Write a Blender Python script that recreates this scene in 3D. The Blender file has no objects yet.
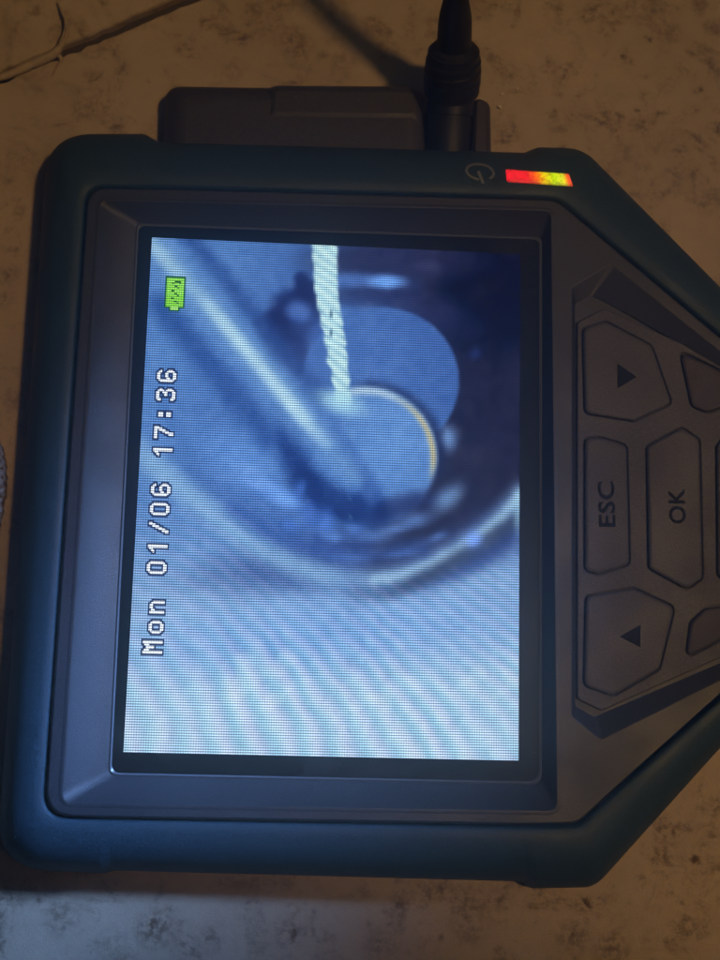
import bpy, bmesh, math, random
import numpy as np
from mathutils import Vector, Matrix, Euler
from mathutils.geometry import tessellate_polygon
from mathutils.bvhtree import BVHTree

random.seed(7)
MM = 0.001
scene = bpy.context.scene
C = scene.collection

# ------------------------------------------------------------------ camera
CAM_LOC = Vector((-5.131, -24.651, 169.474))          # millimetres
CAM_ROT = Euler((0.161303, -0.060459, 0.024995), 'XYZ')
cam_data = bpy.data.cameras.new('camera')
cam = bpy.data.objects.new('camera', cam_data); C.objects.link(cam)
cam.location = CAM_LOC * MM; cam.rotation_euler = CAM_ROT
cam_data.sensor_fit = 'VERTICAL'; cam_data.sensor_height = 24; cam_data.sensor_width = 18
cam_data.lens = 30.0
cam_data.clip_start = 0.005; cam_data.clip_end = 20
cam_data.dof.use_dof = True
cam_data.dof.focus_distance = 0.161
cam_data.dof.aperture_fstop = 15
scene.camera = cam
cy = scene.cycles
cy.max_bounces = 5; cy.diffuse_bounces = 2; cy.glossy_bounces = 2; cy.transmission_bounces = 2; cy.transparent_max_bounces = 6

# ------------------------------------------------------------------ world and light
world = bpy.data.worlds.new('World'); scene.world = world
world.use_nodes = True
bg = world.node_tree.nodes['Background']
bg.inputs[0].default_value = (0.6, 0.62, 0.85, 1); bg.inputs[1].default_value = 0.02

scene.view_settings.view_transform = 'Standard'
scene.view_settings.look = 'None'
scene.view_settings.exposure = 0
scene.view_settings.gamma = 1
scene.view_settings.use_curve_mapping = False

def spot(name, loc, target, watts, col, half_deg, blend, radius):
    d = bpy.data.lights.new(name, 'SPOT'); o = bpy.data.objects.new(name, d); C.objects.link(o)
    o.location = Vector(loc) * MM
    o.rotation_euler = (Vector(target) - Vector(loc)).to_track_quat('-Z', 'Y').to_euler()
    d.energy = watts; d.color = col; d.spot_size = math.radians(2 * half_deg); d.spot_blend = blend
    d.shadow_soft_size = radius * MM
    return o
# warm room lamp from the right; cone edge imitates a phone's shadow, lower left
WARM = Vector((245, -20, 610)); EDGE = Vector((-8, -29, 0)); AIM = EDGE + Vector((.609, .793, 0)) * 520
half = math.degrees((AIM - WARM).angle(EDGE - WARM))
spot('warm_lamp', WARM, AIM, 7.8, (1.0, 0.585, 0.215), half + 1.6, 0.03, 26)
# added cool spot, imitates bluish lens glare over the lower left
spot('cool_glare_fill', (165, 95, 200), (-26, -31, 10), 30.0, (0.24, 0.46, 1.0), 6.0, 1.0, 28)

# ------------------------------------------------------------------ helpers
CAM_M = CAM_ROT.to_matrix()
def ray(px, py):
    return (CAM_M @ Vector(((px - 360) / 1200.0, -(py - 480) / 1200.0, -1.0))).normalized()
def U(px, py, z):
    """point of the plane at height z (mm) that lies on the line of sight of a spot in the photograph"""
    d = ray(px, py); t = (z - CAM_LOC.z) / d.z
    return CAM_LOC + d * t
def P2(px, py, z):
    p = U(px, py, z); return Vector((p.x, p.y))

def rpoly(pts, radii, seg=6):
    """closed loop with rounded corners; every corner gives seg+1 points"""
    out = []; n = len(pts)
    for i in range(n):
        p = Vector(pts[i]).to_2d(); a = Vector(pts[i - 1]).to_2d(); b = Vector(pts[(i + 1) % n]).to_2d()
        r = radii[i] if isinstance(radii, (list, tuple)) else radii
        u = (a - p); v = (b - p); lu, lv = u.length, v.length
        u.normalize(); v.normalize()
        ang = math.acos(max(-1, min(1, u.dot(v)))); 
        t = min(r / max(math.tan(ang / 2), 1e-4), lu * .48, lv * .48)
        p0 = p + u * t; p1 = p + v * t
        for k in range(seg + 1):
            s = k / seg
            out.append(p0 * (1 - s) ** 2 + p * 2 * s * (1 - s) + p1 * s * s)
    return out
def rp_px(ptsr, z, seg=6, k=0.135):
    """rounded loop from (px, py, r_px) corners on plane z"""
    return rpoly([P2(p[0], p[1], z) for p in ptsr], [(p[2] if len(p) > 2 else 1) * k for p in ptsr], seg)
def inset(pts, d):
    """move each edge of a convex or gently concave loop of corners inwards by d"""
    n = len(pts); area = sum(pts[i].x * pts[(i + 1) % n].y - pts[(i + 1) % n].x * pts[i].y for i in range(n))
    sgn = 1 if area > 0 else -1
    out = []
    for i in range(n):
        a, p, b = pts[i - 1], pts[i], pts[(i + 1) % n]
        e1 = (p - a).normalized(); e2 = (b - p).normalized()
        n1 = Vector((-e1.y, e1.x)) * sgn; n2 = Vector((-e2.y, e2.x)) * sgn
        m = n1 + n2
        out.append(p + m * (d / max(1 + n1.dot(n2), .25)))
    return out
def at(loop, z):
    return [Vector((p.x, p.y, z)) for p in loop]
def mix_loops(a, b, f):
    return [p * (1 - f) + q * f for p, q in zip(a, b)]

class MB:
    def __init__(s): s.v = []; s.f = []
    def loft(s, loops, close=True, cap_start=False, cap_end=False):
        n = len(loops[0]); base = len(s.v)
        for l in loops: s.v += [Vector(p) for p in l]
        for j in range(len(loops) - 1):
            for i in range(n if close else n - 1):
                a = base + j * n + i; b = base + j * n + (i + 1) % n
                s.f.append((a, b, b + n, a + n))
        if cap_start: s.f.append(tuple(base + i for i in range(n))[::-1])
        if cap_end: s.f.append(tuple(base + (len(loops) - 1) * n + i for i in range(n)))
        return s
    def flat(s, loops, z):
        """flat area bounded by the first loop with the other loops as holes"""
        base = len(s.v); L = [at(l, z) for l in loops]
        for l in L: s.v += l
        for t in tessellate_polygon(L): s.f.append(tuple(base + i for i in t))
        return s
    def poly(s, pts):
        base = len(s.v); s.v += [Vector(p) for p in pts]; s.f.append(tuple(range(base, base + len(pts)))); return s
    def build(s, name, mat, parent=None, smooth=35):
        me = bpy.data.meshes.new(name)
        me.from_pydata([tuple(p * MM) for p in s.v], [], s.f); me.update()
        bm = bmesh.new(); bm.from_mesh(me)
        bmesh.ops.remove_doubles(bm, verts=bm.verts, dist=1e-7)
        bmesh.ops.recalc_face_normals(bm, faces=bm.faces)
        bm.to_mesh(me); bm.free()
        if smooth:
            me.shade_smooth(); me.set_sharp_from_angle(angle=math.radians(smooth))
            lvl = [abs(q.normal.z) > .99999 for q in me.polygons]; seen = {}
            for q in me.polygons:                       # crisp border where a level area meets a rounded edge
                for e_ in q.edge_keys: seen.setdefault(e_, []).append(lvl[q.index])
            for e_ in me.edges:
                k_ = seen.get(e_.key, ())
                if len(k_) == 2 and k_[0] != k_[1]: e_.use_edge_sharp = True
        me.materials.append(mat)
        o = bpy.data.objects.new(name, me); C.objects.link(o)
        if parent is not None:
            o.parent = parent; o.matrix_parent_inverse = Matrix.Translation(-parent.location) if parent.type == 'EMPTY' else Matrix.Identity(4)
        return o
def tube(path, radii, seg=16):
    """rings round a polyline, radii per point"""
    rings = []; n = len(path); up = Vector((0.1, 0.2, 1)).normalized()
    for i, p in enumerate(path):
        t = (path[min(i + 1, n - 1)] - path[max(i - 1, 0)]).normalized()
        a = t.cross(up).normalized(); b = t.cross(a).normalized()
        rings.append([p + (a * math.cos(q) + b * math.sin(q)) * radii[i] for q in (2 * math.pi * k / seg for k in range(seg))])
    return rings
def empty(name, loc):
    o = bpy.data.objects.new(name, None); C.objects.link(o); o.location = Vector(loc) * MM; o.empty_display_size = .01
    return o
def tag(o, label, cat, group=None):
    o['label'] = label; o['category'] = cat
    if group: o['group'] = group

# ------------------------------------------------------------------ materials
class Mat:
    def __init__(s, name):
        s.m = bpy.data.materials.new(name); s.m.use_nodes = True
        s.t = s.m.node_tree; s.n = s.t.nodes; s.b = s.n['Principled BSDF']
        s.tc = s.n.new('ShaderNodeTexCoord'); s.pos = s.n.new('ShaderNodeNewGeometry').outputs['Position']
        s.mm = s.vm('MULTIPLY', s.pos, (1000, 1000, 1000))
    def link(s, a, b): s.t.links.new(a, b)
    def setin(s, sock, v):
        if hasattr(v, 'links') or isinstance(v, bpy.types.NodeSocket): s.link(v, sock)
        else: sock.default_value = v
    def vm(s, op, a, b):
        n = s.n.new('ShaderNodeVectorMath'); n.operation = op
        s.setin(n.inputs[0], a); s.setin(n.inputs[1], b)
        return n.outputs['Value'] if op in ('DISTANCE', 'LENGTH', 'DOT_PRODUCT') else n.outputs[0]
    def ma(s, op, a, b=0.0, c=None, clamp=False):
        n = s.n.new('ShaderNodeMath'); n.operation = op; n.use_clamp = clamp
        s.setin(n.inputs[0], a); s.setin(n.inputs[1], b)
        if c is not None: s.setin(n.inputs[2], c)
        return n.outputs[0]
    def noise(s, scale, detail=4, rough=.55, vec=None, dist=0.0):
        n = s.n.new('ShaderNodeTexNoise'); n.inputs['Scale'].default_value = scale
        n.inputs['Detail'].default_value = detail; n.inputs['Roughness'].default_value = rough; n.inputs['Distortion'].default_value = dist
        s.link(vec if vec is not None else s.mm, n.inputs['Vector']); return n
    def ramp(s, val, a, b, lo=0.0, hi=1.0, smooth=True):
        n = s.n.new('ShaderNodeMapRange'); n.interpolation_type = 'SMOOTHSTEP' if smooth else 'LINEAR'
        s.setin(n.inputs['Value'], val); s.setin(n.inputs['From Min'], a); s.setin(n.inputs['From Max'], b)
        s.setin(n.inputs['To Min'], lo); s.setin(n.inputs['To Max'], hi); return n.outputs[0]
    def mix(s, f, a, b):
        n = s.n.new('ShaderNodeMix'); n.data_type = 'RGBA'
        s.setin(n.inputs[0], f); s.setin(n.inputs[6], a); s.setin(n.inputs[7], b); return n.outputs[2]
    def bump(s, h, strength, dist_mm, normal=None):
        n = s.n.new('ShaderNodeBump'); n.inputs['Strength'].default_value = strength; n.inputs['Distance'].default_value = dist_mm * MM
        s.link(h, n.inputs['Height'])
        if normal is not None: s.link(normal, n.inputs['Normal'])
        return n.outputs[0]
    def set(s, **k):
        for a, v in k.items(): s.setin(s.b.inputs[a.replace('_', ' ')], v)
        return s

def plastic(name, col, rough, grain=3.2, gs=.5, dust=.06, spec=.5):
    m = Mat(name)
    g = m.noise(grain, 2, .6).outputs[0]
    w = m.noise(.12, 4, .6).outputs[0]
    d = m.ramp(m.noise(1.1, 5, .7).outputs[0], .60, .78)
    d = m.ma('MULTIPLY', d, m.ramp(w, .45, .7))
    c = m.mix(m.ma('MULTIPLY', d, dust), (*col, 1), (.16, .14, .12, 1))
    c = m.mix(m.ma('MULTIPLY', w, .35), c, (*[x * .6 for x in col], 1))
    gr = m.ramp(m.noise(grain * 1.25, 3, .8).outputs[0], .38, .66, .45, 1.7)
    sc_ = m.n.new('ShaderNodeVectorMath'); sc_.operation = 'SCALE'; m.link(c, sc_.inputs[0]); m.link(gr, sc_.inputs['Scale'])
    sp_ = m.ramp(m.noise(grain * .9, 2, .6, dist=.3).outputs[0], .68, .76, 0, .5 * gs)
    c = m.mix(sp_, sc_.outputs[0], (.13, .12, .12, 1))
    m.set(Base_Color=c, Roughness=m.ramp(w, .3, .7, rough - .06, rough + .08))
    m.b.inputs['Specular IOR Level'].default_value = spec
    m.set(Normal=m.bump(g, gs, .08))
    return m.m
bezel_mat = plastic('textured_charcoal_plastic', (.028, .030, .038), .46, 5.5, .55, .10, .40)
teal_mat = plastic('teal_rubber', (.020, .046, .066), .55, 4.0, .3, .05, .3)
body_mat = plastic('black_housing_plastic', (.042, .038, .040), .5, 3.0, .4, .12, .35)
rubber_mat = plastic('keypad_rubber', (.075, .074, .088), .55, 4.0, .4, .10, .3)
dark_button_mat = plastic('dark_button_rubber', (.048, .043, .052), .55, 4.0, .4, .06, .3)
plug_mat = plastic('black_moulded_rubber', (.012, .011, .012), .5, 4.0, .3, .10, .3)
m = Mat('legend_ink'); m.b.inputs['Specular IOR Level'].default_value = .1
m.set(Base_Color=(.014, .014, .015, 1), Roughness=.7); legend_mat = m.m
m = Mat('grey_print'); m.set(Base_Color=(.13, .14, .14, 1), Roughness=.6); print_mat = m.m

m = Mat('black_window_mask')
dn = m.noise(2.2, 3, .7).outputs[0]
m.set(Base_Color=m.mix(m.ramp(dn, .70, .80), (.006, .007, .010, 1), (.03, .032, .04, 1)), Roughness=.5)
m.b.inputs['Specular IOR Level'].default_value = .06
mask_mat = m.m

m = Mat('gasket_plastic'); m.set(Base_Color=(.09, .10, .12, 1), Roughness=.3); gasket_mat = m.m  # pale tone imitates screen light caught along the pane edge
# clear pane in front of the display: mostly transmitting, with a faint gloss and dust
m = Mat('clear_window')
tr = m.n.new('ShaderNodeBsdfTransparent'); gl = m.n.new('ShaderNodeBsdfGlossy'); gl.inputs['Roughness'].default_value = .04
df = m.n.new('ShaderNodeBsdfDiffuse'); df.inputs['Color'].default_value = (.5, .5, .5, 1)
fr = m.n.new('ShaderNodeFresnel'); fr.inputs['IOR'].default_value = 1.4
mx = m.n.new('ShaderNodeMixShader'); m.link(fr.outputs[0], mx.inputs[0]); m.link(tr.outputs[0], mx.inputs[1]); m.link(gl.outputs[0], mx.inputs[2])
speck = m.ma('MULTIPLY', m.ramp(m.noise(2.6, 2, .5).outputs[0], .70, .78), m.ramp(m.noise(.09, 3, .6).outputs[0], .45, .65))
smear = m.ma('MULTIPLY', m.ramp(m.noise(.10, 5, .65, dist=.8).outputs[0], .48, .72), .030)
mx2 = m.n.new('ShaderNodeMixShader'); m.link(m.ma('ADD', m.ma('MULTIPLY', speck, .5), smear), mx2.inputs[0]); m.link(mx.outputs[0], mx2.inputs[1]); m.link(df.outputs[0], mx2.inputs[2])
m.link(mx2.outputs[0], m.n['Material Output'].inputs['Surface'])
glass_mat = m.m

# lit display: every cell carries its own colour, fine dark rows and columns between the dots
m = Mat('lit_display')
at_ = m.n.new('ShaderNodeAttribute'); at_.attribute_name = 'dots'
uv = m.n.new('ShaderNodeUVMap'); uv.uv_map = 'cells'
sp = m.n.new('ShaderNodeSeparateXYZ'); m.link(uv.outputs[0], sp.inputs[0])
def stripes(sock, n, depth):
    s_ = m.ma('SINE', m.ma('MULTIPLY', sock, n * 2 * math.pi))
    return m.ma('ADD', m.ma('MULTIPLY', s_, depth), 1.0)
grid = m.ma('MULTIPLY', stripes(sp.outputs[1], 213.3, .68), stripes(sp.outputs[0], 160.0, .28))
sc = m.vm('MULTIPLY', at_.outputs['Color'], (1, 1, 1))
n_ = m.n.new('ShaderNodeVectorMath'); n_.operation = 'SCALE'; m.link(sc, n_.inputs[0]); m.link(grid, n_.inputs['Scale'])
m.b.inputs['Specular IOR Level'].default_value = 0
m.set(Base_Color=(.004, .004, .005, 1), Roughness=.9, Emission_Color=n_.outputs[0], Emission_Strength=1.0)
screen_mat = m.m; screen_mat.cycles.emission_sampling = 'NONE'

# status light: red diode at one end, yellow-green diode at the other, shining through one lens
m = Mat('status_light_lens')
uv = m.n.new('ShaderNodeUVMap'); uv.uv_map = 'cells'
sp = m.n.new('ShaderNodeSeparateXYZ'); m.link(uv.outputs[0], sp.inputs[0])
nn = m.noise(2.5, 3, .7).outputs[0]
u = m.ma('ADD', sp.outputs[0], m.ma('MULTIPLY', m.ma('SUBTRACT', nn, .5), .16))
cr = m.n.new('ShaderNodeValToRGB'); m.link(u, cr.inputs[0]); e = cr.color_ramp.elements
e[0].position = 0; e[0].color = (.85, .005, .02, 1); e[1].position = 1; e[1].color = (.9, .05, .05, 1)
for p_, c_ in ((.33, (1, .01, .02, 1)), (.47, (1, .12, 0, 1)), (.57, (.95, .62, 0, 1)), (.72, (.5, .82, 0, 1)), (.86, (.8, .85, .02, 1)), (.93, (1, .12, .01, 1))):
    x = e.new(p_); x.color = c_
m.set(Base_Color=(.3, .05, .03, 1), Roughness=.35, Emission_Color=cr.outputs[0], Emission_Strength=m.ma('MULTIPLY', m.ramp(nn, .3, .7, .6, 1.5), m.ramp(m.ma('ABSOLUTE', m.ma('SUBTRACT', sp.outputs[1], .5)), .5, .15, .45, 1.15)))
led_mat = m.m

# floor tile: dusty beige stone with brown stains where the photograph has them
SPOTS = [(671,33,9,.7),(700,4,10,.7),(649,40,4,.9),(713,29,9,.8),(622,55,5,.8),(629,61,4,.6),(698,89,5,.9),(692,78,4,.5),(696,109,5,.9),(719,127,9,.8),(604,119,6,.7),(617,117,6,.7),
 (715,69,9,.6),(563,73,6,.9),(572,66,5,.5),(638,111,3,.9),(680,151,7,.6),(693,173,7,.6),(671,173,5,.8),(627,153,12,.45),(609,169,13,.5),(640,165,9,.4),(715,198,6,.5),(644,98,6,.4),
 (207,22,6,.9),(178,52,5,.8),(117,129,8,.9),(294,42,16,.6),(300,52,9,.6),(232,72,9,.5),(255,12,12,.5),(92,78,7,.6),(170,98,4,.7),(20,212,7,.5),(8,183,8,.5),(10,275,10,.6),(4,300,9,.5),(14,250,5,.6),(14,400,12,.5),
 (505,137,9,.8),(497,124,7,.5),(560,128,11,.4),(585,20,6,.4),(600,30,5,.4),(527,70,8,.3),(410,35,6,.4),(340,62,10,.5),(322,55,7,.5),(350,20,8,.3),(147,80,3,.7),(36,10,7,.5),(40,92,6,.4),
 (665,828,4,.8),(678,830,6,.8),(686,827,5,.7),(694,860,5,1.0),(667,862,6,.5),(642,880,6,.6),(583,905,7,1.1),(612,950,16,.6),(575,938,14,.6),(668,845,12,.3),(715,815,6,.4),(700,905,9,.3),(650,940,9,.3),
 (155,930,16,.8),(290,932,12,.8),(240,880,14,.5),(367,890,8,.5),(400,905,10,.7),(60,915,16,.6),(20,900,12,.5),(380,945,14,.5),(470,930,14,.5),(500,900,10,.4),(210,940,12,.5),(110,945,14,.4)]
m = Mat('stained_stone')
warp = m.noise(.5, 3, .6); wv = m.vm('MULTIPLY', m.vm('SUBTRACT', warp.outputs['Color'], (.5, .5, .5)), (2.6, 2.6, 0))
wp = m.vm('ADD', m.mm, wv)
acc = None
for sx, sy, sr, sk in SPOTS:
    c = U(sx, sy, 0)
    dd = m.vm('DISTANCE', wp, (c.x, c.y, 0))
    v = m.ramp(dd, sr * .142 * 1.8, 0.0, 0.0, sk * 1.2)
    acc = v if acc is None else m.ma('MAXIMUM', acc, v)
fine = m.noise(.9, 6, .72).outputs[0]
acc = m.ma('MULTIPLY', acc, m.ramp(fine, .40, .58, .08, 1.0))
cloud = m.noise(.045, 5, .6).outputs[0]
blot = m.ma('MULTIPLY', m.ramp(fine, .35, .65), m.ramp(m.noise(.16, 6, .68, dist=.6).outputs[0], .465, .66, 0, .85))
freck = m.ma('MULTIPLY', m.ramp(m.noise(.8, 3, .6).outputs[0], .67, .76), m.ramp(cloud, .42, .60, 0, .5))
st = m.ma('MAXIMUM', m.ma('MAXIMUM', acc, blot), freck)
c1 = m.mix(m.ramp(cloud, .3, .7), (.36, .285, .20, 1), (.47, .37, .265, 1))
c1 = m.mix(m.ma('MULTIPLY', m.ramp(m.noise(.35, 5, .7).outputs[0], .35, .7), .28), c1, (.33, .25, .18, 1))
c2 = m.mix(m.ramp(m.noise(4.5, 3, .7).outputs[0], .40, .66, 0, .45), c1, (.30, .22, .15, 1))
c3 = m.mix(m.ma('MULTIPLY', st, .95, clamp=True), c2, (.085, .040, .014, 1))
m.set(Base_Color=c3, Roughness=m.ramp(fine, .3, .7, .55, .8))
h = m.ma('ADD', m.ma('MULTIPLY', fine, .5), m.ma('MULTIPLY', m.noise(4, 3, .6).outputs[0], .25))
m.set(Normal=m.bump(h, .5, .22))
tile_mat = m.m
m = Mat('dark_grout')
m.set(Base_Color=m.mix(m.noise(1.2, 5, .7).outputs[0], (.035, .028, .024, 1), (.11, .085, .065, 1)), Roughness=.9)
m.set(Normal=m.bump(m.noise(2.5, 4, .7).outputs[0], .9, .5))
grout_mat = m.m
m = Mat('dry_straw')
m.set(Base_Color=m.mix(m.noise(1.4, 4, .7).outputs[0], (.20, .145, .09, 1), (.46, .36, .25, 1)), Roughness=.7)
straw_mat = m.m
m = Mat('pale_grit'); m.set(Base_Color=(.75, .68, .58, 1), Roughness=.5); grit_mat = m.m
m = Mat('braid_yarn')
m.set(Base_Color=m.mix(m.noise(2.0, 3, .6).outputs[0], (.09, .07, .06, 1), (.32, .26, .21, 1)), Roughness=.45)
m.set(Normal=m.bump(m.noise(5, 3, .6).outputs[0], .6, .15))
braid_mat = m.m

# ------------------------------------------------------------------ floor
def box_plate(mb, loop, z0, z1, b=.5):
    lo = [Vector((p.x, p.y)) for p in loop]
    mb.loft([at(lo, z0), at(lo, z1 - b), at(inset(lo, b * .35), z1 - b * .3), at(inset(lo, b), z1)], cap_start=True)
    mb.flat([inset(lo, b)], z1)
floor = MB().poly([(-400, -400, -1.6), (400, -400, -1.6), (400, 400, -1.6), (-400, 400, -1.6)]).build('floor', grout_mat, smooth=0)
floor['kind'] = 'structure'
ja = P2(0, 77, 0); jb = P2(190, -2, 0); jd = (jb - ja).normalized(); jn = Vector((-jd.y, jd.x))
def joint_edge(side):
    rnd = random.Random(3 + side); pts = []
    t = -330.0
    while t < 380:
        wob = rnd.uniform(-.16, .16) + (.35 * rnd.random() if rnd.random() < .12 else 0)
        pts.append(ja + jd * t + jn * ((.78 + wob) * side)); t += rnd.uniform(1.0, 2.2) if -30 < t < 60 else 12
    return pts
lower = joint_edge(-1); upper = joint_edge(1)
# lower tile (under the device) and upper tile beyond the joint
def tile(edge, side):
    far = [edge[-1] + jn * side * 330, edge[0] + jn * side * 330]
    loop = edge + far
    mb = MB(); L0 = at(loop, -2.2); L1 = at(loop, -.35)
    top = [p + jn * side * .18 for p in edge] + far
    mb.loft([L0, L1, at(top, 0)], cap_start=False); mb.flat([top], 0)
    return mb.build('tile', tile_mat, floor, smooth=20)
tile(lower, -1); tile(upper, 1)

# ------------------------------------------------------------------ inspection camera head
dev = empty('inspection_camera', (0, 0, 0))
tag(dev, 'teal and charcoal handheld inspection camera head with lit screen lying on stone floor', 'inspection camera')

OUT = [(49,139,62),(147,139,10),(160,148,10),(521,158,8),(534,152,10),(580,153,46),(790,372,40),(900,405,20),(900,635,20),(782,672,40),(592,887,30),(530,888,5),(521,881,6),(116,870,6),(106,873,6),(-2,868,64)]
SEAM = [(86,186,20),(150,187,5),(165,187,5),(518,197,5),(534,197.5,5),(558,199,26),(775,381,20),(900,440,10),(900,600,10),(772,652,20),(578,826,20),(530,827,5),(520,827,5),(112,820,5),(104,820,5),(42,818,26)]
o_l = rp_px(OUT, 1.5, 8); s_l = rp_px(SEAM, 10.5, 8)
mb = MB()
prof = [(.05, .15), (.012, .6), (0, 1.5), (.03, 3.4), (.085, 5.2), (.16, 6.8), (.27, 8.2), (.42, 9.4), (.6, 10.2), (.8, 10.55), (.955, 10.6), (.985, 10.4), (1.0, 9.9), (1.0, 8.7)]
mb.loft([at(mix_loops(o_l, s_l, f), z) for f, z in prof])
bumper = mb.build('bumper_frame', teal_mat, dev, 50)

# rear housing below the bumper
r_l = mix_loops(o_l, s_l, .10)
MB().loft([at(mix_loops(o_l, s_l, .3), 0.0), at(mix_loops(o_l, s_l, .14), .3), at(mix_loops(o_l, s_l, .12), 1.0), at(mix_loops(o_l, s_l, .3), 7.2)], cap_start=True, cap_end=True).build('rear_housing', body_mat, dev)

# bezel with sloped surround and keypad recess
RIDGE = [(101,201,9),(551,211,9),(557,811,10),(62,803,12)]
WIN = [(136,223,7),(542,237,7),(542,785,12),(108,776,9)]
A_ = [(573,288,7),(611,265,7),(775,396,12),(888,452,8),(888,588,8),(775,651,12),(601,738,7),(573,716,7)]
B_ = [(575,304,5),(590,296,5),(760,372,10),(882,462,6),(882,578,6),(760,646,10),(594,717,5),(575,706,5)]
ZB = 10.8
s_in = inset([P2(p[0], p[1], 10.5) for p in SEAM], .28)
s_in_l = rpoly(s_in, [p[2] * .135 for p in SEAM], 8)
s_in2_l = rpoly(inset([P2(p[0], p[1], 10.5) for p in SEAM], .62), [p[2] * .135 for p in SEAM], 8)
rid = [P2(p[0], p[1], ZB) for p in RIDGE]; rr = [p[2] * .135 for p in RIDGE]
win = [P2(p[0], p[1], 8.7) for p in WIN]; wr = [p[2] * .135 for p in WIN]
a_c = [P2(p[0], p[1], ZB) for p in A_]; ar = [p[2] * .135 for p in A_]
b_l = rp_px(B_, 9.65)
mb = MB()
r0 = rpoly(inset(rid, -.55), [x + .5 for x in rr]); a0 = rpoly(inset(a_c, -.3), [x + .3 for x in ar])
mb.loft([at(s_in_l, 8.9), at(s_in_l, ZB - .35), at(mix_loops(s_in_l, s_in2_l, .4), ZB - .1), at(s_in2_l, ZB)])
mb.flat([s_in2_l, r0, a0], ZB)
wl = rpoly(win, wr)
r1 = rpoly(inset(rid, -.2), rr); r2 = rpoly(inset(rid, .15), rr)
mb.loft([at(r0, ZB), at(r1, ZB + .10), at(rpoly(rid, rr), ZB + .06), at(r2, ZB - .16), at(mix_loops(r2, wl, .9), 9.05), at(wl, 8.85), at(wl, 8.3)])
a1 = rpoly(a_c, ar)
mb.loft([at(a0, ZB), at(mix_loops(a0, a1, .5), ZB - .03), at(a1, ZB - .12), at(mix_loops(a1, b_l, .93), 9.74), at(b_l, 9.65)])
mb.flat([b_l], 9.65)
bezel = mb.build('bezel', bezel_mat, dev, 40)

# display window: black mask, lit panel, clear pane
MB().flat([rpoly(inset(win, -.05), wr)], 8.4).build('window_mask', mask_mat, dev, 0)
pane = rpoly(inset(win, .06), wr)
MB().flat([pane], 8.72).build('window_pane', glass_mat, dev, 0)
rimo = rpoly(inset(win, .02), wr); rimi = rpoly(inset(win, .42), wr)
MB().loft([at(rimo, 8.75), at(mix_loops(rimo, rimi, .5), 8.92), at(rimi, 8.75)]).build('window_gasket', gasket_mat, dev)

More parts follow.
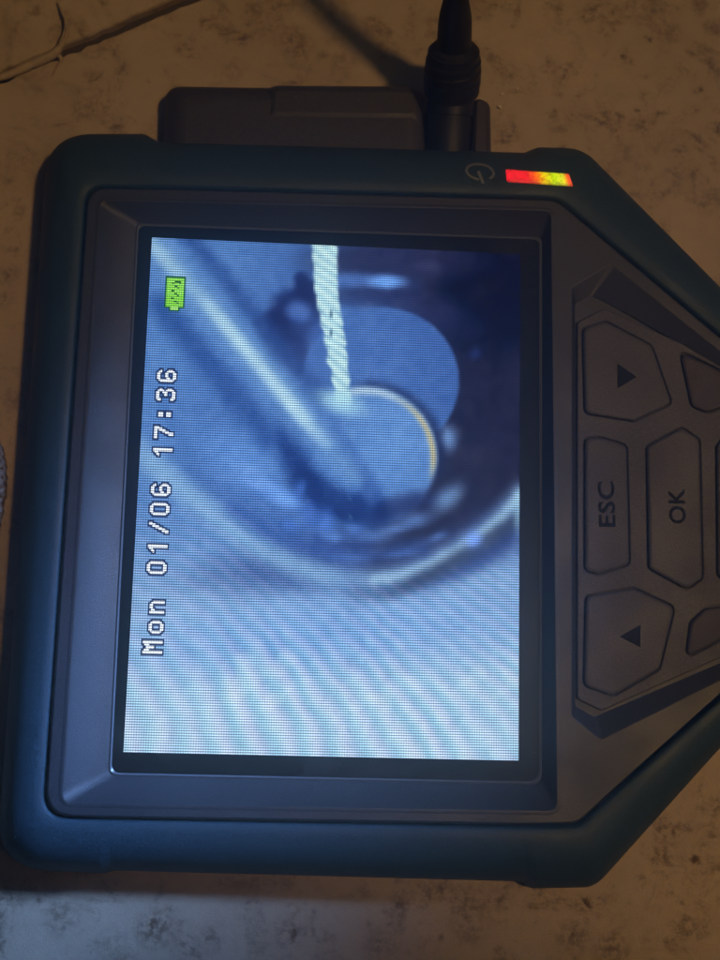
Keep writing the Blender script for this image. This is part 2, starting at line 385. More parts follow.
# ---- lit panel
def sstep(a,b,x):
    t=np.clip((x-a)/(b-a),0,1); return t*t*(3-2*t)
def value_noise(x,y,seed=0):
    xi=np.floor(x).astype(int); yi=np.floor(y).astype(int); fx=x-xi; fy=y-yi
    fx=fx*fx*(3-2*fx); fy=fy*fy*(3-2*fy)
    def h(a,b):
        n=np.sin(a*127.1+b*311.7+seed*74.7)*43758.5453
        return n-np.floor(n)
    return (h(xi,yi)*(1-fx)+h(xi+1,yi)*fx)*(1-fy)+(h(xi,yi+1)*(1-fx)+h(xi+1,yi+1)*fx)*fy
def lcd_picture(x,y):
    """endoscope picture shown on the display; x,y in display units"""
    col=np.zeros(x.shape+(3,))
    nz=value_noise(x/26,y/26,1)-.5
    def lay(mask,rgb,a=1.0):
        m=(np.clip(mask,0,1)*a)[...,None]
        col[:]=col*(1-m)+np.array(rgb,float)*m
    def add(mask,rgb):
        col[:]=col+mask[...,None]*np.array(rgb,float)
    def ell(cx,cy,rx,ry,soft,rot=0):
        c,s=np.cos(np.radians(rot)),np.sin(np.radians(rot))
        u=((x-cx)*c+(y-cy)*s)/rx; v=(-(x-cx)*s+(y-cy)*c)/ry
        d=np.sqrt(u*u+v*v)
        return sstep(1+soft,1-soft,d)
    def seg(pts,w,soft):
        best=np.full(x.shape,1e9)
        for i in range(len(pts)-1):
            (x0,y0,*r0),(x1,y1,*r1)=pts[i],pts[i+1]
            dx,dy=x1-x0,y1-y0; L=dx*dx+dy*dy
            t=np.clip(((x-x0)*dx+(y-y0)*dy)/L,0,1)
            d=np.hypot(x-x0-t*dx,y-y0-t*dy)
            ww=w if not r0 else r0[0]*(1-t)+r1[0]*t
            best=np.minimum(best,d/ww)
        return sstep(1+soft,max(1-soft,0),best)
    # pale surround
    g=sstep(430,740,y)
    base=np.array([88,126,188.])*(1-g[...,None])+np.array([160,190,222.])*g[...,None]
    col[:]=base
    lay(ell(150,330,120,190,.6),(92,134,196),.6)
    lay(ell(330,640,190,30,.9,-4),(112,152,214),.55)
    # bore of the pipe
    lay(ell(372,390,222,208,.06)*sstep(150,330,x+.35*(y-390)),(62,92,156))
    lay(ell(330,420,150,150,.5),(84,122,186),.8)
    lay(ell(380,560,150,26,.7,-8),(52,70,128),.8)
    lay(ell(452,540,80,36,.6,-25),(52,62,112),.85)
    # shaded upper right
    lay(sstep(390,440,x+0.16*(y-250)+30*nz)*sstep(560,500,y+.55*(x-440)-20),(47,46,72),.98)
    lay(ell(486,300,50,72,.35),(17,25,56),1)
    lay(ell(470,420,40,70,.5),(44,42,68),.9)
    lay(ell(500,470,44,40,.5),(44,44,72),.9)
    lay(sstep(255,300,x)*ell(392,262,80,24,.5),(52,54,88),.9)
    lay(ell(412,310,62,20,.6,20),(50,52,90),.85)
    lay(ell(360,300,44,10,.6),(52,58,100),.7)
    # left pocket
    dk=(36,46,98)
    lay(seg([(263,328,7),(292,314,22),(310,292,10)],1,.5),dk,.95)
    lay(seg([(262,328,10),(288,350,22),(300,372,12)],1,.6),dk,.95)
    lay(seg([(300,282,8),(316,330,14)],1,.6),dk,.9)
    lay(ell(297,316,13,11,.6,30),(86,120,190),.8)
    lay(ell(318,340,10,16,.7),(64,90,160),.8)
    # glints on the far wall
    lay(ell(350,282,28,7,.8),(84,120,190),.8); lay(ell(385,284,17,7,.7),(110,160,236),.95)
    # rear disc
    lay(ell(379,388,79,77,.035),(72,106,172)); lay(ell(360,360,60,50,.6),(82,118,184),.5)
    lay(ell(446,447,9,12,.9),(120,162,220),.8)
    # dark gap under the front disc rim, then the front disc
    lay(ell(366,467,77,77,.10,20)*sstep(340,372,x)*sstep(500,470,y),(34,40,78),.95)
    lay(ell(362,466,73,72,.06)*sstep(560,500,y+.1*(x-362)),(90,130,192)); 
    rim=np.exp(-((np.hypot((x-362)/74,(y-468)/74)-.945)/.055)**2)
    ang=np.degrees(np.arctan2(-(y-468),x-362))
    rm=rim*sstep(-22,0,ang)*sstep(125,95,ang)
    lay(rm,(160,190,218),.7); lay(rim**2*sstep(-22,4,ang)*sstep(75,30,ang),(190,170,110),.85)
    lay(rim*sstep(50,75,ang)*sstep(115,95,ang),(176,196,212),.6)
    lay(ell(388,450,34,40,.8),(112,156,216),.4)
    # lens of shade to the lower left of the disc
    lay(seg([(288,446,9),(300,486,15),(326,514,15),(376,521,13)],1,.7),(24,46,104),1)
    lay(seg([(282,416,9),(294,460,18)],1,.7),(36,62,126),.85)
    lay(ell(345,508,46,14,.8,25),(40,68,132),.7)
    lay(ell(410,512,30,10,.8,-12),(46,56,104),.8)
    # diagonal streaks of shade over the disc
    lay(seg([(318,420),(352,470),(372,500)],8,.9),(66,100,168),.7)
    lay(seg([(340,470),(372,508)],7,.9),(62,94,160),.6)
    # glints round the bore
    for cx,cy,rx,ry,rt,c in ((272,500,26,7,24,(104,150,232)),(282,508,14,6,20,(120,166,240)),(308,522,8,12,10,(74,110,192)),
        (324,530,8,12,0,(92,134,220)),(372,545,20,6,0,(92,130,196)),(412,530,17,7,-12,(100,140,206)),(447,507,16,9,-40,(124,168,220)),
        (240,470,40,22,30,(104,148,214)),(425,268,10,5,0,(70,74,110)),(474,360,6,5,0,(44,62,120)),(258,492,12,5,20,(120,160,226)),(246,478,14,5,25,(112,152,216)),(298,498,5,8,10,(84,122,206)),(332,546,10,4,5,(96,136,206)),(352,538,7,4,0,(84,122,196)),(392,538,12,4,-6,(96,132,196)),(346,566,16,3,3,(98,138,204)),(400,562,14,3,-8,(92,128,194)),(436,546,10,4,-22,(94,130,196)),(288,534,7,5,20,(78,116,200))):
        lay(ell(cx,cy,rx,ry,.95,rt),c,.7)
    # rim of the bore
    arc=[(136,456),(170,490),(207,520),(245,548),(278,567),(310,580),(344,587),(372,588),(400,584),(430,573),(458,558),(480,544),(500,528),(522,504)]
    lay(seg(arc,11,1.),(124,162,208),.75); lay(seg(arc[7:],5,1.),(152,186,216),.7)
    lay(seg([(352,608),(385,602),(433,581),(475,557),(522,526)],7,1.)*sstep(350,430,x),(58,70,98),.8)
    lay(seg([(230,520),(290,552),(350,566),(420,556)],8,1.),(66,96,164),.6)
    lay(np.exp(-((np.hypot(x-473,y-549))/8)**2),(120,160,250),.9)
    lay(np.exp(-((x-518)/5)**2)*sstep(490,510,y)*sstep(560,520,y),(150,190,220),.7)
    # long probe crossing from the upper left
    lay(seg([(150,238,26),(250,368,24),(322,458,18),(350,492,9)],1,.8),(84,124,190),.85)
    lay(seg([(184,232),(250,316),(318,404)],9,.9),(52,82,146),.7)
    lay(seg([(160,310),(215,380),(268,446)],12,.9),(50,82,148),.75)
    core=seg([(150,240,8),(235,345,8),(290,410,9),(325,452,5)],1,1.)
    lay(core,(146,186,214),.5); lay(seg([(150,240,16),(235,345,16),(300,424,15),(352,486,9)],1,1.),(120,160,204),.45)
    for cx,cy,l,k in ((238,348,34,.9),(283,404,30,1.),(215,318,24,.6),(300,425,26,.6),(165,262,30,.6),(260,374,20,.4)):
        lay(ell(cx,cy,l,6,.95,51),(176,210,228),k*.8)
    # twisted cord
    wl=2.6*np.abs(np.sin(y/6.3+.3*np.sin(y/17)))*sstep(262,282,y)*sstep(395,360,y)+.8*np.sin(y/2.9)
    wr=1.5*np.abs(np.sin(y/6.3+1.3))+.6*np.sin(y/3.3+2)
    cxx=np.interp(y,[236,300,350,410],[321,325,334,341]); hw=np.interp(y,[236,280,360,412],[15,12.5,10.5,9])
    lft=sstep(-hw-2,-hw+2.5,x-cxx-2+wl); rgt=sstep(hw+2,hw-2,x-cxx+wr)
    tw=.5+.5*np.sin((y-.9*(x-cxx))*2*np.pi/13+1.5*np.sin(y/11))
    lay(lft*rgt*sstep(417,405,y),(158,198,216)); lay(lft*rgt*tw*sstep(412,390,y),(190,222,228),.8)
    lay(lft*rgt*sstep(.25,0.,tw)*sstep(3,9,np.abs(x-cxx))*sstep(300,320,y),(104,140,172),.5)
    lay(ell(338,410,22,10,.8,20),(160,205,225),.8)
    for yy in (318,338): lay(ell(cxx.mean()*0+329,yy,1.2,4,.8),(60,90,120),.9)
    # display banding over the lower half
    q=760-y; ph=x+.0046*q*q+np.clip((x-220)/300,0,1)*.8*q+10*nz
    amp=sstep(450,600,y)*(.55+.45*sstep(600,680,y))*(1-.0*x)
    inside=ell(372,390,215,200,.04)
    amp=amp*(1-inside*sstep(250,330,x))
    b1=np.sin(2*np.pi*ph/31)
    amp=amp*(.5+1.0*value_noise(x/48,y/60,9)); col+=(amp*b1*9)[...,None]*np.array([1.3,.75,.7])
    col+=(amp*np.sin(2*np.pi*ph/31+1.9)*4)[...,None]*np.array([-.6,.8,.2])
    wb=value_noise(x/16,y/13,12)*value_noise(x/40,y/36,14); lay(sstep(.32,.7,wb)*sstep(600,690,y),(196,214,228),.28)
    col+=(9*(value_noise(x/9,y/9,21)-.5)+7*(value_noise(x/4.5,y/4.5,22)-.5))[...,None]*np.array([1,1,.9])
    lay(seg([(150,470),(250,556),(330,588)],10,1.),(150,190,220),.3)
    col+= (4*(value_noise(x/3,y/3,5)-.5))[...,None]
    # battery mark
    c,s=np.cos(-.035),np.sin(-.035)
    return np.clip((128+((col*.90+.10*col.mean(-1,keepdims=True))-128)*1.24-2)*np.array([.99,.98,.95]),0,255)

GLYPH = {
 'M': ['##....##','###..###','########','########','##.##.##','##.##.##','##.##.##','##....##','##....##','##....##','##....##','##....##'],
 'o': ['........','........','........','..####..','.######.','##....##','##....##','##....##','##....##','##....##','.######.','..####..'],
 'n': ['........','........','........','##.###..','#######.','###...##','##....##','##....##','##....##','##....##','##....##','##....##'],
 '0': ['..####..','.######.','##....##','##....##','##....##','##....##','##....##','##....##','##....##','##....##','.######.','..####..'],
 '1': ['....##..','...###..','..####..','.##.##..','....##..','....##..','....##..','....##..','....##..','....##..','....##..','....##..'],
 '/': ['......##','......##','.....##.','.....##.','....##..','....##..','...##...','...##...','..##....','..##....','.##.....','.##.....'],
 '6': ['..####..','.######.','##....##','##......','##......','##.###..','#######.','###...##','##....##','##....##','.######.','..####..'],
 '7': ['########','########','......##','.....##.','.....##.','....##..','....##..','...##...','...##...','..##....','..##....','..##....'],
 '3': ['.#####..','#######.','##....##','......##','.....##.','...###..','...####.','......##','......##','##....##','#######.','.#####..'],
 ':': ['........','........','..###...','..###...','..###...','........','........','..###...','..###...','..###...','........','........'],
 ' ': ['........'] * 12}
NX, NY = 240, 320; SW, SH = 51.79, 70.0
xs = (np.arange(NX + 1) / NX - .5) * SW; ys = (np.arange(NY + 1) / NY - .5) * SH
gx, gy = np.meshgrid(xs, ys)                       # row 0 at the lower edge of the picture
cx_, cy_ = np.meshgrid((np.arange(NX) + .5) / NX, (np.arange(NY) + .5) / NY)
# picture coordinates of each cell (plain linear chart over the panel)
lx = cx_; ly = 1 - cy_
den = 1 / (1 - .0662 * ly)                          # chart of the panel used when the picture was drawn
qx = (151.5 * (1 - lx) + 520 * lx) * (1 - ly) + (124 * (1 - lx) + 519 * lx) * ly
qy = (237.4 * (1 - lx) + 254.5 * lx) * (1 - ly) + (751 * (1 - lx) + 761.5 * lx) * ly
pic = lcd_picture(qx, qy)
def blur(a, k):
    for ax in (0, 1):
        b = a.copy(); w = 1.0
        for d in range(1, k + 1):
            g = math.exp(-(d / k) ** 2 * 2); pa = np.pad(a, [(d, d) if i == ax else (0, 0) for i in range(3)], 'edge')
            sl = lambda s: tuple(slice(s, s + a.shape[ax]) if i == ax else slice(None) for i in range(3))
            b = b + g * (pa[sl(0)] + pa[sl(2 * d)]); w += 2 * g
        a = b / w
    return a
pic = blur(pic, 1)
# on-screen date and clock, read from the lower edge upwards
white = np.zeros((NY, NX), bool)
for i, ch in enumerate('Mon 01/06 17:36'):
    for r, row in enumerate(GLYPH[ch]):
        for c, k in enumerate(row):
            if k == '#': white[57 + 12 * i + c + 1, 8 + r] = True
ol = np.zeros_like(white)
for dy in (-1, 0, 1):
    for dx in (-1, 0, 1): ol |= np.roll(np.roll(white, dy, 0), dx, 1)
pic[ol] = (24, 36, 78); pic[white] = (226, 236, 248)
# battery mark
pic[274:295, 10:23] = (14, 84, 40); pic[272:275, 13:20] = (14, 84, 40)
pic[275:294, 11:22] = (128, 208, 52); pic[273:275, 14:19] = (160, 222, 110)
pic[283:294:2, 11:22] = (146, 222, 84)
for r0_ in (278, 283, 288):
    for k in range(5): pic[r0_ + 1 - k // 2 + (k < 2), 14 + k] = (8, 70, 8)
pic[291, 16:20] = (8, 70, 8); pic[290, 19] = (8, 70, 8)
lin = np.where(pic / 255 <= .04045, pic / 255 / 12.92, ((pic / 255 + .055) / 1.055) ** 2.4) * 1.26
verts = np.stack([gx, gy, np.full_like(gx, 8.5)], -1).reshape(-1, 3) * MM
idx = (np.arange(NY)[:, None] * (NX + 1) + np.arange(NX)[None, :]).reshape(-1)
quads = np.stack([idx, idx + 1, idx + NX + 2, idx + NX + 1], 1)
me = bpy.data.meshes.new('screen'); me.from_pydata(verts.tolist(), [], quads.tolist()); me.update()
ca = me.attributes.new('dots', 'FLOAT_COLOR', 'CORNER')
rgba = np.ones((NY * NX, 4), np.float32); rgba[:, :3] = lin.reshape(-1, 3)
ca.data.foreach_set('color', np.repeat(rgba, 4, 0).ravel())
uvl = me.uv_layers.new(name='cells')
uvv = np.stack([gx / SW + .5, gy / SH + .5], -1).reshape(-1, 2)[quads.ravel()].astype(np.float32)
uvl.data.foreach_set('uv', uvv.ravel())
me.materials.append(screen_mat)
screen = bpy.data.objects.new('screen', me); C.objects.link(screen); screen.parent = dev
screen['label'] = 'lit blue screen showing a pipe bore, date and clock 01/06 17:36'

# ---- keypad
K_ = [(577,322,6),(604,308,9),(760,378,10),(878,465,6),(878,575,6),(760,640,10),(602,711,8),(577,699,6)]
BTN = {
 'play': [(583,328,8),(606,321,7),(652,345,9),(672,403,6),(634,421,5),(585,413,7)],
 'esc':  [(585,438,6),(600,437,6),(627,445,8),(630,564,8),(598,574,7),(585,571,8)],
 'ok':   [(647,446,6),(682,427,9),(700,439,7),(703,578,7),(687,589,9),(649,568,6)],
 'up':   [(586,596,7),(634,588,7),(675,607,8),(660,669,9),(613,696,10),(584,686,9)],
 'upper':[(680,350,6),(742,380,8),(752,398,6),(708,412,9),(692,406,8)],
 'mid':  [(717,446,5),(724,437,6),(776,455,8),(790,510,8),(776,565,8),(726,583,6),(718,574,5)],
 'lower':[(691,622,8),(706,608,9),(752,602,6),(756,622,6),(686,658,6)]}
ZK = 10.15
holes = []
kc = [P2(p[0], p[1], ZK) for p in K_]; kr = [p[2] * .135 for p in K_]
buttons = {}
for nme, b in BTN.items():
    bc = [P2(p[0], p[1], ZK + .2) for p in b]; br = [p[2] * .135 for p in b]
    holes.append((rpoly(inset(bc, -.30), [x + .3 for x in br]), rpoly(inset(bc, -.14), [x + .15 for x in br])))
    mb = MB(); l0 = rpoly(bc, br); dark = nme in ('upper', 'lower')
    top = ZK + (.08 if dark else .26)
    mb.loft([at(l0, 9.67), at(l0, top - .38), at(rpoly(inset(bc, .06), br), top - .16), at(rpoly(inset(bc, .22), br), top - .03), at(rpoly(inset(bc, .5), br), top)], cap_end=False)
    mb.flat([rpoly(inset(bc, .5), br)], top)
    ob = mb.build('button', dark_button_mat if dark else rubber_mat, dev, 40)
    buttons[nme] = (ob, top)
for nme, l in (('play', 'button marked with a triangle pointing at the status light end'), ('esc', 'slim button lettered ESC'), ('ok', 'six-sided button lettered OK'), ('up', 'button marked with a triangle pointing at the screen')):
    buttons[nme][0]['label'] = l if nme != 'play' else 'button marked with a triangle pointing away from the screen'
mb = MB()
k0 = rpoly(kc, kr); k1 = rpoly(inset(kc, .22), kr)
mb.loft([at(k0, 9.6), at(k0, ZK - .2), at(mix_loops(k0, k1, .4), ZK - .05), at(k1, ZK)])
mb.flat([k1] + [h[0] for h in holes], ZK)
for h in holes: mb.loft([at(h[0], ZK), at(h[1], ZK - .12), at(h[1], 9.67)])
mb.build('keypad', rubber_mat, dev, 40)

def flat_mark(name, pts_px, z, mat, parent, h=.03):
    l = [P2(x, y, z) for x, y in pts_px]
    mb = MB().loft([at(l, z - .02), at(l, z + h)]); mb.flat([l], z + h)
    return mb.build(name, mat, parent, 0)
flat_mark('arrow', [(617.5, 363.5), (617.5, 388.5), (636.5, 377)], buttons['play'][1], legend_mat, buttons['play'][0])
flat_mark('arrow', [(619.5, 636.5), (640.5, 625), (640.5, 647.5)], buttons['up'][1], legend_mat, buttons['up'][0])
def lettering(txt, cpx, cpy, size, z, parent, wide=1.0):
    cu = bpy.data.curves.new('lettering', 'FONT'); cu.body = txt; cu.size = size * MM; cu.align_x = 'CENTER'; cu.align_y = 'CENTER'
    cu.extrude = .02 * MM; cu.offset = .065 * MM; cu.space_character = 1.06; cu.resolution_u = 4
    tmp = bpy.data.objects.new('lettering_curve', cu); C.objects.link(tmp)
    bpy.context.view_layer.update()
    me = bpy.data.meshes.new_from_object(tmp.evaluated_get(bpy.context.evaluated_depsgraph_get()))
    bpy.data.objects.remove(tmp); bpy.data.curves.remove(cu)
    p = U(cpx, cpy, z)
    me.transform(Matrix.Translation(Vector((p.x, p.y, z + .01)) * MM) @ Matrix.Rotation(math.radians(90 + 1.5), 4, 'Z') @ Matrix.Diagonal((wide, 1, 1, 1)))
    me.materials.clear(); me.materials.append(legend_mat); me.name = 'lettering'
    o = bpy.data.objects.new('lettering', me); C.objects.link(o); o.parent = parent
    return o
lettering('ESC', 607.5, 504.5, 3.15, buttons['esc'][1], buttons['esc'][0], 1.2)
lettering('OK', 678, 507, 3.15, buttons['ok'][1], buttons['ok'][0])

# ---- marks and light draped on the bumper
def bvh_of(o):
    me = o.data; return BVHTree.FromPolygons([v.co / MM for v in me.vertices], [tuple(p.vertices) for p in me.polygons])
bt = bvh_of(bumper)
def drape(px, py, lift):
    h = bt.ray_cast(CAM_LOC, ray(px, py))
    nrm = h[1] if h[1].z > 0 else -h[1]
    return h[0] + nrm * lift
def quad_at(q, u, v):
    a = [q[0][i] * (1 - u) + q[1][i] * u for i in (0, 1)]; b = [q[3][i] * (1 - u) + q[2][i] * u for i in (0, 1)]
    return a[0] * (1 - v) + b[0] * v, a[1] * (1 - v) + b[1] * v
def draped_patch(name, q, nu, nv, lift, mat, parent):
    V = []; F = []; UVS = []
    for j in range(nv + 1):
        for i in range(nu + 1):
            edge = i in (0, nu) or j in (0, nv)
            u, v = i / nu, j / nv
            if j in (0, nv): u = .02 + u * .96
            V.append(drape(*quad_at(q, u, v), -.25 if edge else lift)); UVS.append((u, v))
    for j in range(nv):
        for i in range(nu):
            a = j * (nu + 1) + i; F.append((a, a + 1, a + nu + 2, a + nu + 1))
    me = bpy.data.meshes.new(name); me.from_pydata([tuple(p * MM) for p in V], [], F); me.update(); me.shade_smooth()
    ul = me.uv_layers.new(name='cells')
    for p in me.polygons:
        for li in p.loop_indices: ul.data[li].uv = UVS[me.loops[li].vertex_index]
    me.materials.append(mat)
    o = bpy.data.objects.new(name, me); C.objects.link(o); o.parent = parent
    return o
led = draped_patch('status_light', [(504, 168.5), (570, 173), (575, 187.5), (505.5, 183)], 24, 8, .22, led_mat, dev)
led['label'] = 'lit status bar glowing red to yellow-green'
def draped_strip(mb, pts, w, lift=.03):
    L = []; R = []
    for i, p in enumerate(pts):
        a = pts[max(i - 1, 0)]; b = pts[min(i + 1, len(pts) - 1)]
        d = Vector((b[0] - a[0], b[1] - a[1])).normalized(); n = Vector((-d.y, d.x)) * w / 2
        L.append(drape(p[0] + n.x, p[1] + n.y, lift)); R.append(drape(p[0] - n.x, p[1] - n.y, lift))
    mb.loft([L, R], close=False)
mb = MB()
arcp = [(480 + 13.5 * math.cos(t), 172 + 7.6 * math.sin(t) + .12 * 13.5 * math.cos(t)) for t in [math.radians(a) for a in range(95, 95 + 318, 8)]]
draped_strip(mb, arcp, 2.4); draped_strip(mb, [(478.3, 171), (479.5, 174), (481, 178), (483.4, 183.6)], 3.0, .045)
mb.build('power_symbol', print_mat, dev, 0)

# ---- side block with socket at the edge of the head, and its cover
blk = [(165,91,16),(427,95,8),(428,200,6),(163,200,6)]
b0 = [P2(p[0], p[1], 1.5) for p in blk]; brr = [p[2] * .14 for p in blk]
mb = MB()
mb.loft([at(rpoly(inset(b0, .8), brr), 0.0), at(rpoly(inset(b0, .15), brr), .5), at(rpoly(b0, brr), 1.4), at(rpoly(inset(b0, .12), brr), 2.6), at(rpoly(inset(b0, .45), brr), 3.8), at(rpoly(inset(b0, 1.0), brr), 4.8), at(rpoly(inset(b0, 1.8), brr), 5.5), at(rpoly(inset(b0, 2.8), brr), 5.9), at(rpoly(inset(b0, 3.6), brr), 6.0)], cap_start=True)
mb.flat([rpoly(inset(b0, 3.6), brr)], 6.0)
block = mb.build('socket_block', body_mat, dev, 40)
cov = [(262,90,3),(276,85,8),(412,86,10),(424,96,5),(426,134,4),(260,132,4)]
c0 = [P2(p[0], p[1], 4) for p in cov]; cr_ = [p[2] * .14 for p in cov]
mb = MB()
mb.loft([at(rpoly(c0, cr_), 1), at(rpoly(c0, cr_), 3.2), at(rpoly(inset(c0, .3), cr_), 4.4), at(rpoly(inset(c0, .9), cr_), 5.5), at(rpoly(inset(c0, 1.5), cr_), 6.05), at(rpoly(inset(c0, 2.1), cr_), 6.2)], cap_start=True)
mb.flat([rpoly(inset(c0, 2.1), cr_)], 6.2)
mb.build('port_cover', body_mat, block, 40)
sh = [(424,100,4),(490,100,12),(492,200,6),(424,200,6)]
s0 = [P2(p[0], p[1], .4) for p in sh]; sr_ = [p[2] * .14 for p in sh]
mb = MB(); mb.loft([at(rpoly(inset(s0, .2), sr_), .02), at(rpoly(s0, sr_), .15), at(rpoly(s0, sr_), .4), at(rpoly(inset(s0, .2), sr_), .55)], cap_start=True); mb.flat([rpoly(inset(s0, .2), sr_)], .55)
mb.build('socket_shelf', body_mat, block, 40)
gl_ = [P2(x, y, 5) for x, y in ((472, 97), (489, 102), (490, 160), (470, 160))]
mb = MB(); mb.loft([at(rpoly(gl_, 1.2), .3), at(rpoly(gl_, 1.2), 4.6), at(rpoly(inset(gl_, .3), 1.1), 5.6), at(rpoly(inset(gl_, .7), .6), 5.9)]); mb.flat([rpoly(inset(gl_, .7), .6)], 5.9)
mb.build('socket_guard', body_mat, block, 40)

# ------------------------------------------------------------------ probe cable plugged into the block
pa = U(447.5, 159, 3.9); pb = U(451.5, 92, 7.5); pc = U(454, 47, 13.5); pd = U(456, 1, 22)
cable = empty('probe_cable', (pa.x, pa.y, .5))
tag(cable, 'black plug with ribbed strain relief and cable pushed into the camera head', 'cable')
def lathe_along(a, b, spec, seg=28):
    ax = (b - a); L = ax.length; t = ax.normalized(); u = t.cross(Vector((0, 0, 1))).normalized(); v = u.cross(t)
    return [[a + t * (L * s) + (u * math.cos(q) + v * math.sin(q)) * r for q in (2 * math.pi * k / seg for k in range(seg))] for s, r in spec]
kk = .136
MB().loft(lathe_along(pa, pb, [(-.12, 23 * kk), (.05, 23.3 * kk), (.60, 23.3 * kk), (.615, 22.6 * kk), (.635, 22.6 * kk), (.65, 23.8 * kk), (.95, 25 * kk), (1.0, 24.5 * kk), (1.02, 10 * kk)]), cap_start=True, cap_end=True).build('plug', plug_mat, cable, 40)
spec = [(-.02, 25 * kk)]
for i in range(5):
    s0 = i * .19; w_ = (29.5, 30.2, 30.0, 29.0, 27.0)[i]
    spec += [(s0 + .005, (w_ - 2.0) * kk), (s0 + .02, w_ * kk), (s0 + .155, w_ * kk), (s0 + .17, (w_ - 2.0) * kk)]
spec += [(.98, 24 * kk), (1.02, 20 * kk), (1.05, 17 * kk)]
MB().loft(lathe_along(pb, pc, spec), cap_start=True, cap_end=True).build('ribbed_collar', plug_mat, cable, 30)
MB().loft(lathe_along(pc, pd, [(-.05, 17.8 * kk), (.3, 17.6 * kk), (.55, 17 * kk), (.7, 16.2 * kk), (.85, 14.6 * kk), (1.0, 13.0 * kk), (1.12, 11.5 * kk), (1.15, 9 * kk)]), cap_start=True, cap_end=True).build('strain_relief', plug_mat, cable, 40)
dirv = (pd - pc).normalized()
path = []; p = pd + dirv * .3; v = dirv.copy()
for i in range(60):
    path.append(p.copy()); v = (v + Vector((.01, 0, -.035 if p.z > 6 else (.0 if v.z > -.02 else .09)))).normalized(); p = p + v * 2.2
    if p.z < 1.75: p.z = 1.75; v.z = max(v.z, 0)
MB().loft(tube(path, [1.7] * len(path), 14), cap_start=True, cap_end=True).build('cable', plug_mat, cable, 60)

# ------------------------------------------------------------------ braided sleeve lying beside the head
def smooth_path(pts, n):
    out = []; m_ = len(pts)
    for i in range(n):
        t = i / (n - 1) * (m_ - 1); k = min(int(t), m_ - 2); f = t - k
        p0, p1, p2, p3 = pts[max(k - 1, 0)], pts[k], pts[k + 1], pts[min(k + 2, m_ - 1)]
        out.append(.5 * ((2 * p1) + (p2 - p0) * f + (2 * p0 - 5 * p1 + 4 * p2 - p3) * f * f + (3 * p1 - p0 - 3 * p2 + p3) * f ** 3))
    return out
bp = smooth_path([U(-420, 330, 3.6), U(-220, 390, 3.6), U(-110, 405, 3.6), U(-52, 420, 3.6), U(-24, 452, 3.6), U(-22, 500, 3.6), U(-48, 590, 3.6), U(-130, 680, 3.6), U(-300, 760, 3.6), U(-480, 770, 3.6)], 170)
mb = MB(); mb.loft(tube(bp, [3.15] * 170, 20), cap_start=True, cap_end=True)
up = Vector((0, 0, 1))
for hand in (1, -1):
    for s in range(9):
        path = []
        for i in range(170):
            t = (bp[min(i + 1, 169)] - bp[max(i - 1, 0)]).normalized(); a = t.cross(up).normalized(); b = a.cross(t)
            ph = hand * i * .26 + s * 2 * math.pi / 9
            rr_ = 3.25 + .16 * math.sin(i * .26 * 9 + s * math.pi + (0 if hand > 0 else math.pi))
            path.append(bp[i] + (a * math.cos(ph) + b * math.sin(ph)) * rr_)
        mb.loft(tube(path, [.36] * 170, 6))
br_o = mb.build('braided_hose', braid_mat, None, 60)
tag(br_o, 'dark brown braided hose half hidden beside the teal edge of the head', 'hose')

# ------------------------------------------------------------------ straw and grit on the floor
def straw(path_px, rads, z, n=40):
    pts = smooth_path([U(x, y, z + (q or 0)) for x, y, q in path_px], n)
    rad = [float(np.interp(i / (n - 1), np.linspace(0, 1, len(rads)), rads)) for i in range(n)]
    rnd = random.Random(len(path_px)); rad = [r * rnd.uniform(.85, 1.15) for r in rad]
    return tube(pts, rad, 9)
mb = MB()
mb.loft(straw([(-60, 100, 0), (-20, 84, 0), (10, 74, .1), (32, 64, .2), (50, 56, .5), (60, 47, .9), (65, 34, 1.0), (66, 22, .9), (62, 12, .7), (58, 2, .4)], [.5, .55, .62, .7, .75, .55, .4, .3, .2, .1], .35), cap_start=True, cap_end=True)
mb.loft(straw([(46, 57, .3), (57, 55, .4), (61, 60, .2), (56, 70, 0), (52, 76, -.1)], [.5, .4, .25, .15, .07], .3), cap_start=True, cap_end=True)
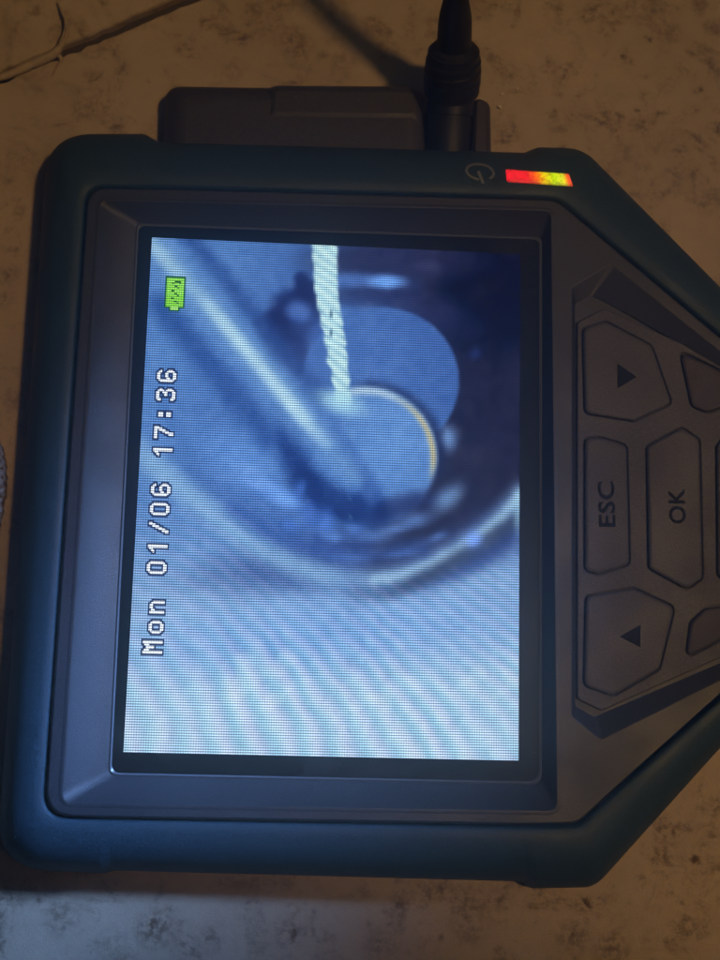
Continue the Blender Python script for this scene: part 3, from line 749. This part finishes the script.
mb.loft(straw([(52, 54, .6), (61, 46, 1.1), (66, 36, 1.3), (68, 26, 1.1), (70, 18, .7)], [.35, .4, .3, .2, .08], .35), cap_start=True, cap_end=True)
so = mb.build('straw', straw_mat, None, 60)
tag(so, 'pale dry curled straw lying along the dark floor joint', 'straw')
def grit(px, py, a, b, rot, label):
    c = U(px, py, .25); mb = MB(); rnd = random.Random(int(px))
    rings = []
    for k, (s, z) in enumerate(((.5, -.28), (1, 0), (.9, .15), (.35, .28))):
        rings.append([c + Vector((math.cos(q + rot) * a * s * 1.0 * math.cos(0) , math.sin(q) * b * s, z)) * rnd.uniform(.85, 1.1) if False else
                      c + Matrix.Rotation(rot, 3, 'Z') @ Vector((math.cos(q) * a * s * rnd.uniform(.8, 1.15), math.sin(q) * b * s * rnd.uniform(.8, 1.15), z)) for q in (2 * math.pi * j / 8 for j in range(8))])
    mb.loft(rings, cap_start=True, cap_end=True)
    o = mb.build('grit_flake', grit_mat, None, 0); tag(o, label, 'grit')
grit(499.5, 107, .42, .18, -.5, 'pale curved flake beside the plug, close to the camera head')
grit(502, 94, .34, .12, .5, 'thin pale sliver beside the plug, a little off the camera head')
grit(517, 89, .2, .1, .7, 'tiny pale speck alone on the tile right of the plug')

# ------------------------------------------------------------------ added scattering volume imitating lens glare round the screen
hz = MB().loft([[(-450, -450, -1000), (450, -450, -1000), (450, 450, -1000), (-450, 450, -1000)], [(-450, -450, 215), (450, -450, 215), (450, 450, 215), (-450, 450, 215)]], cap_start=True, cap_end=True)
hm = bpy.data.materials.new('glare_volume'); hm.use_nodes = True; hn = hm.node_tree.nodes; hn.remove(hn['Principled BSDF'])
vol = hn.new('ShaderNodeVolumePrincipled'); vol.inputs['Color'].default_value = (.60, .79, 1.0, 1)
vol.inputs['Density'].default_value = 1.7; vol.inputs['Anisotropy'].default_value = .86
hm.node_tree.links.new(vol.outputs[0], hn['Material Output'].inputs['Volume'])
glare_haze = hz.build('glare_haze', hm, None, 0); glare_haze['kind'] = 'stuff'
glare_haze['label'] = 'added volume imitating bluish lens glare over the lit screen'; glare_haze['category'] = 'glare_haze'
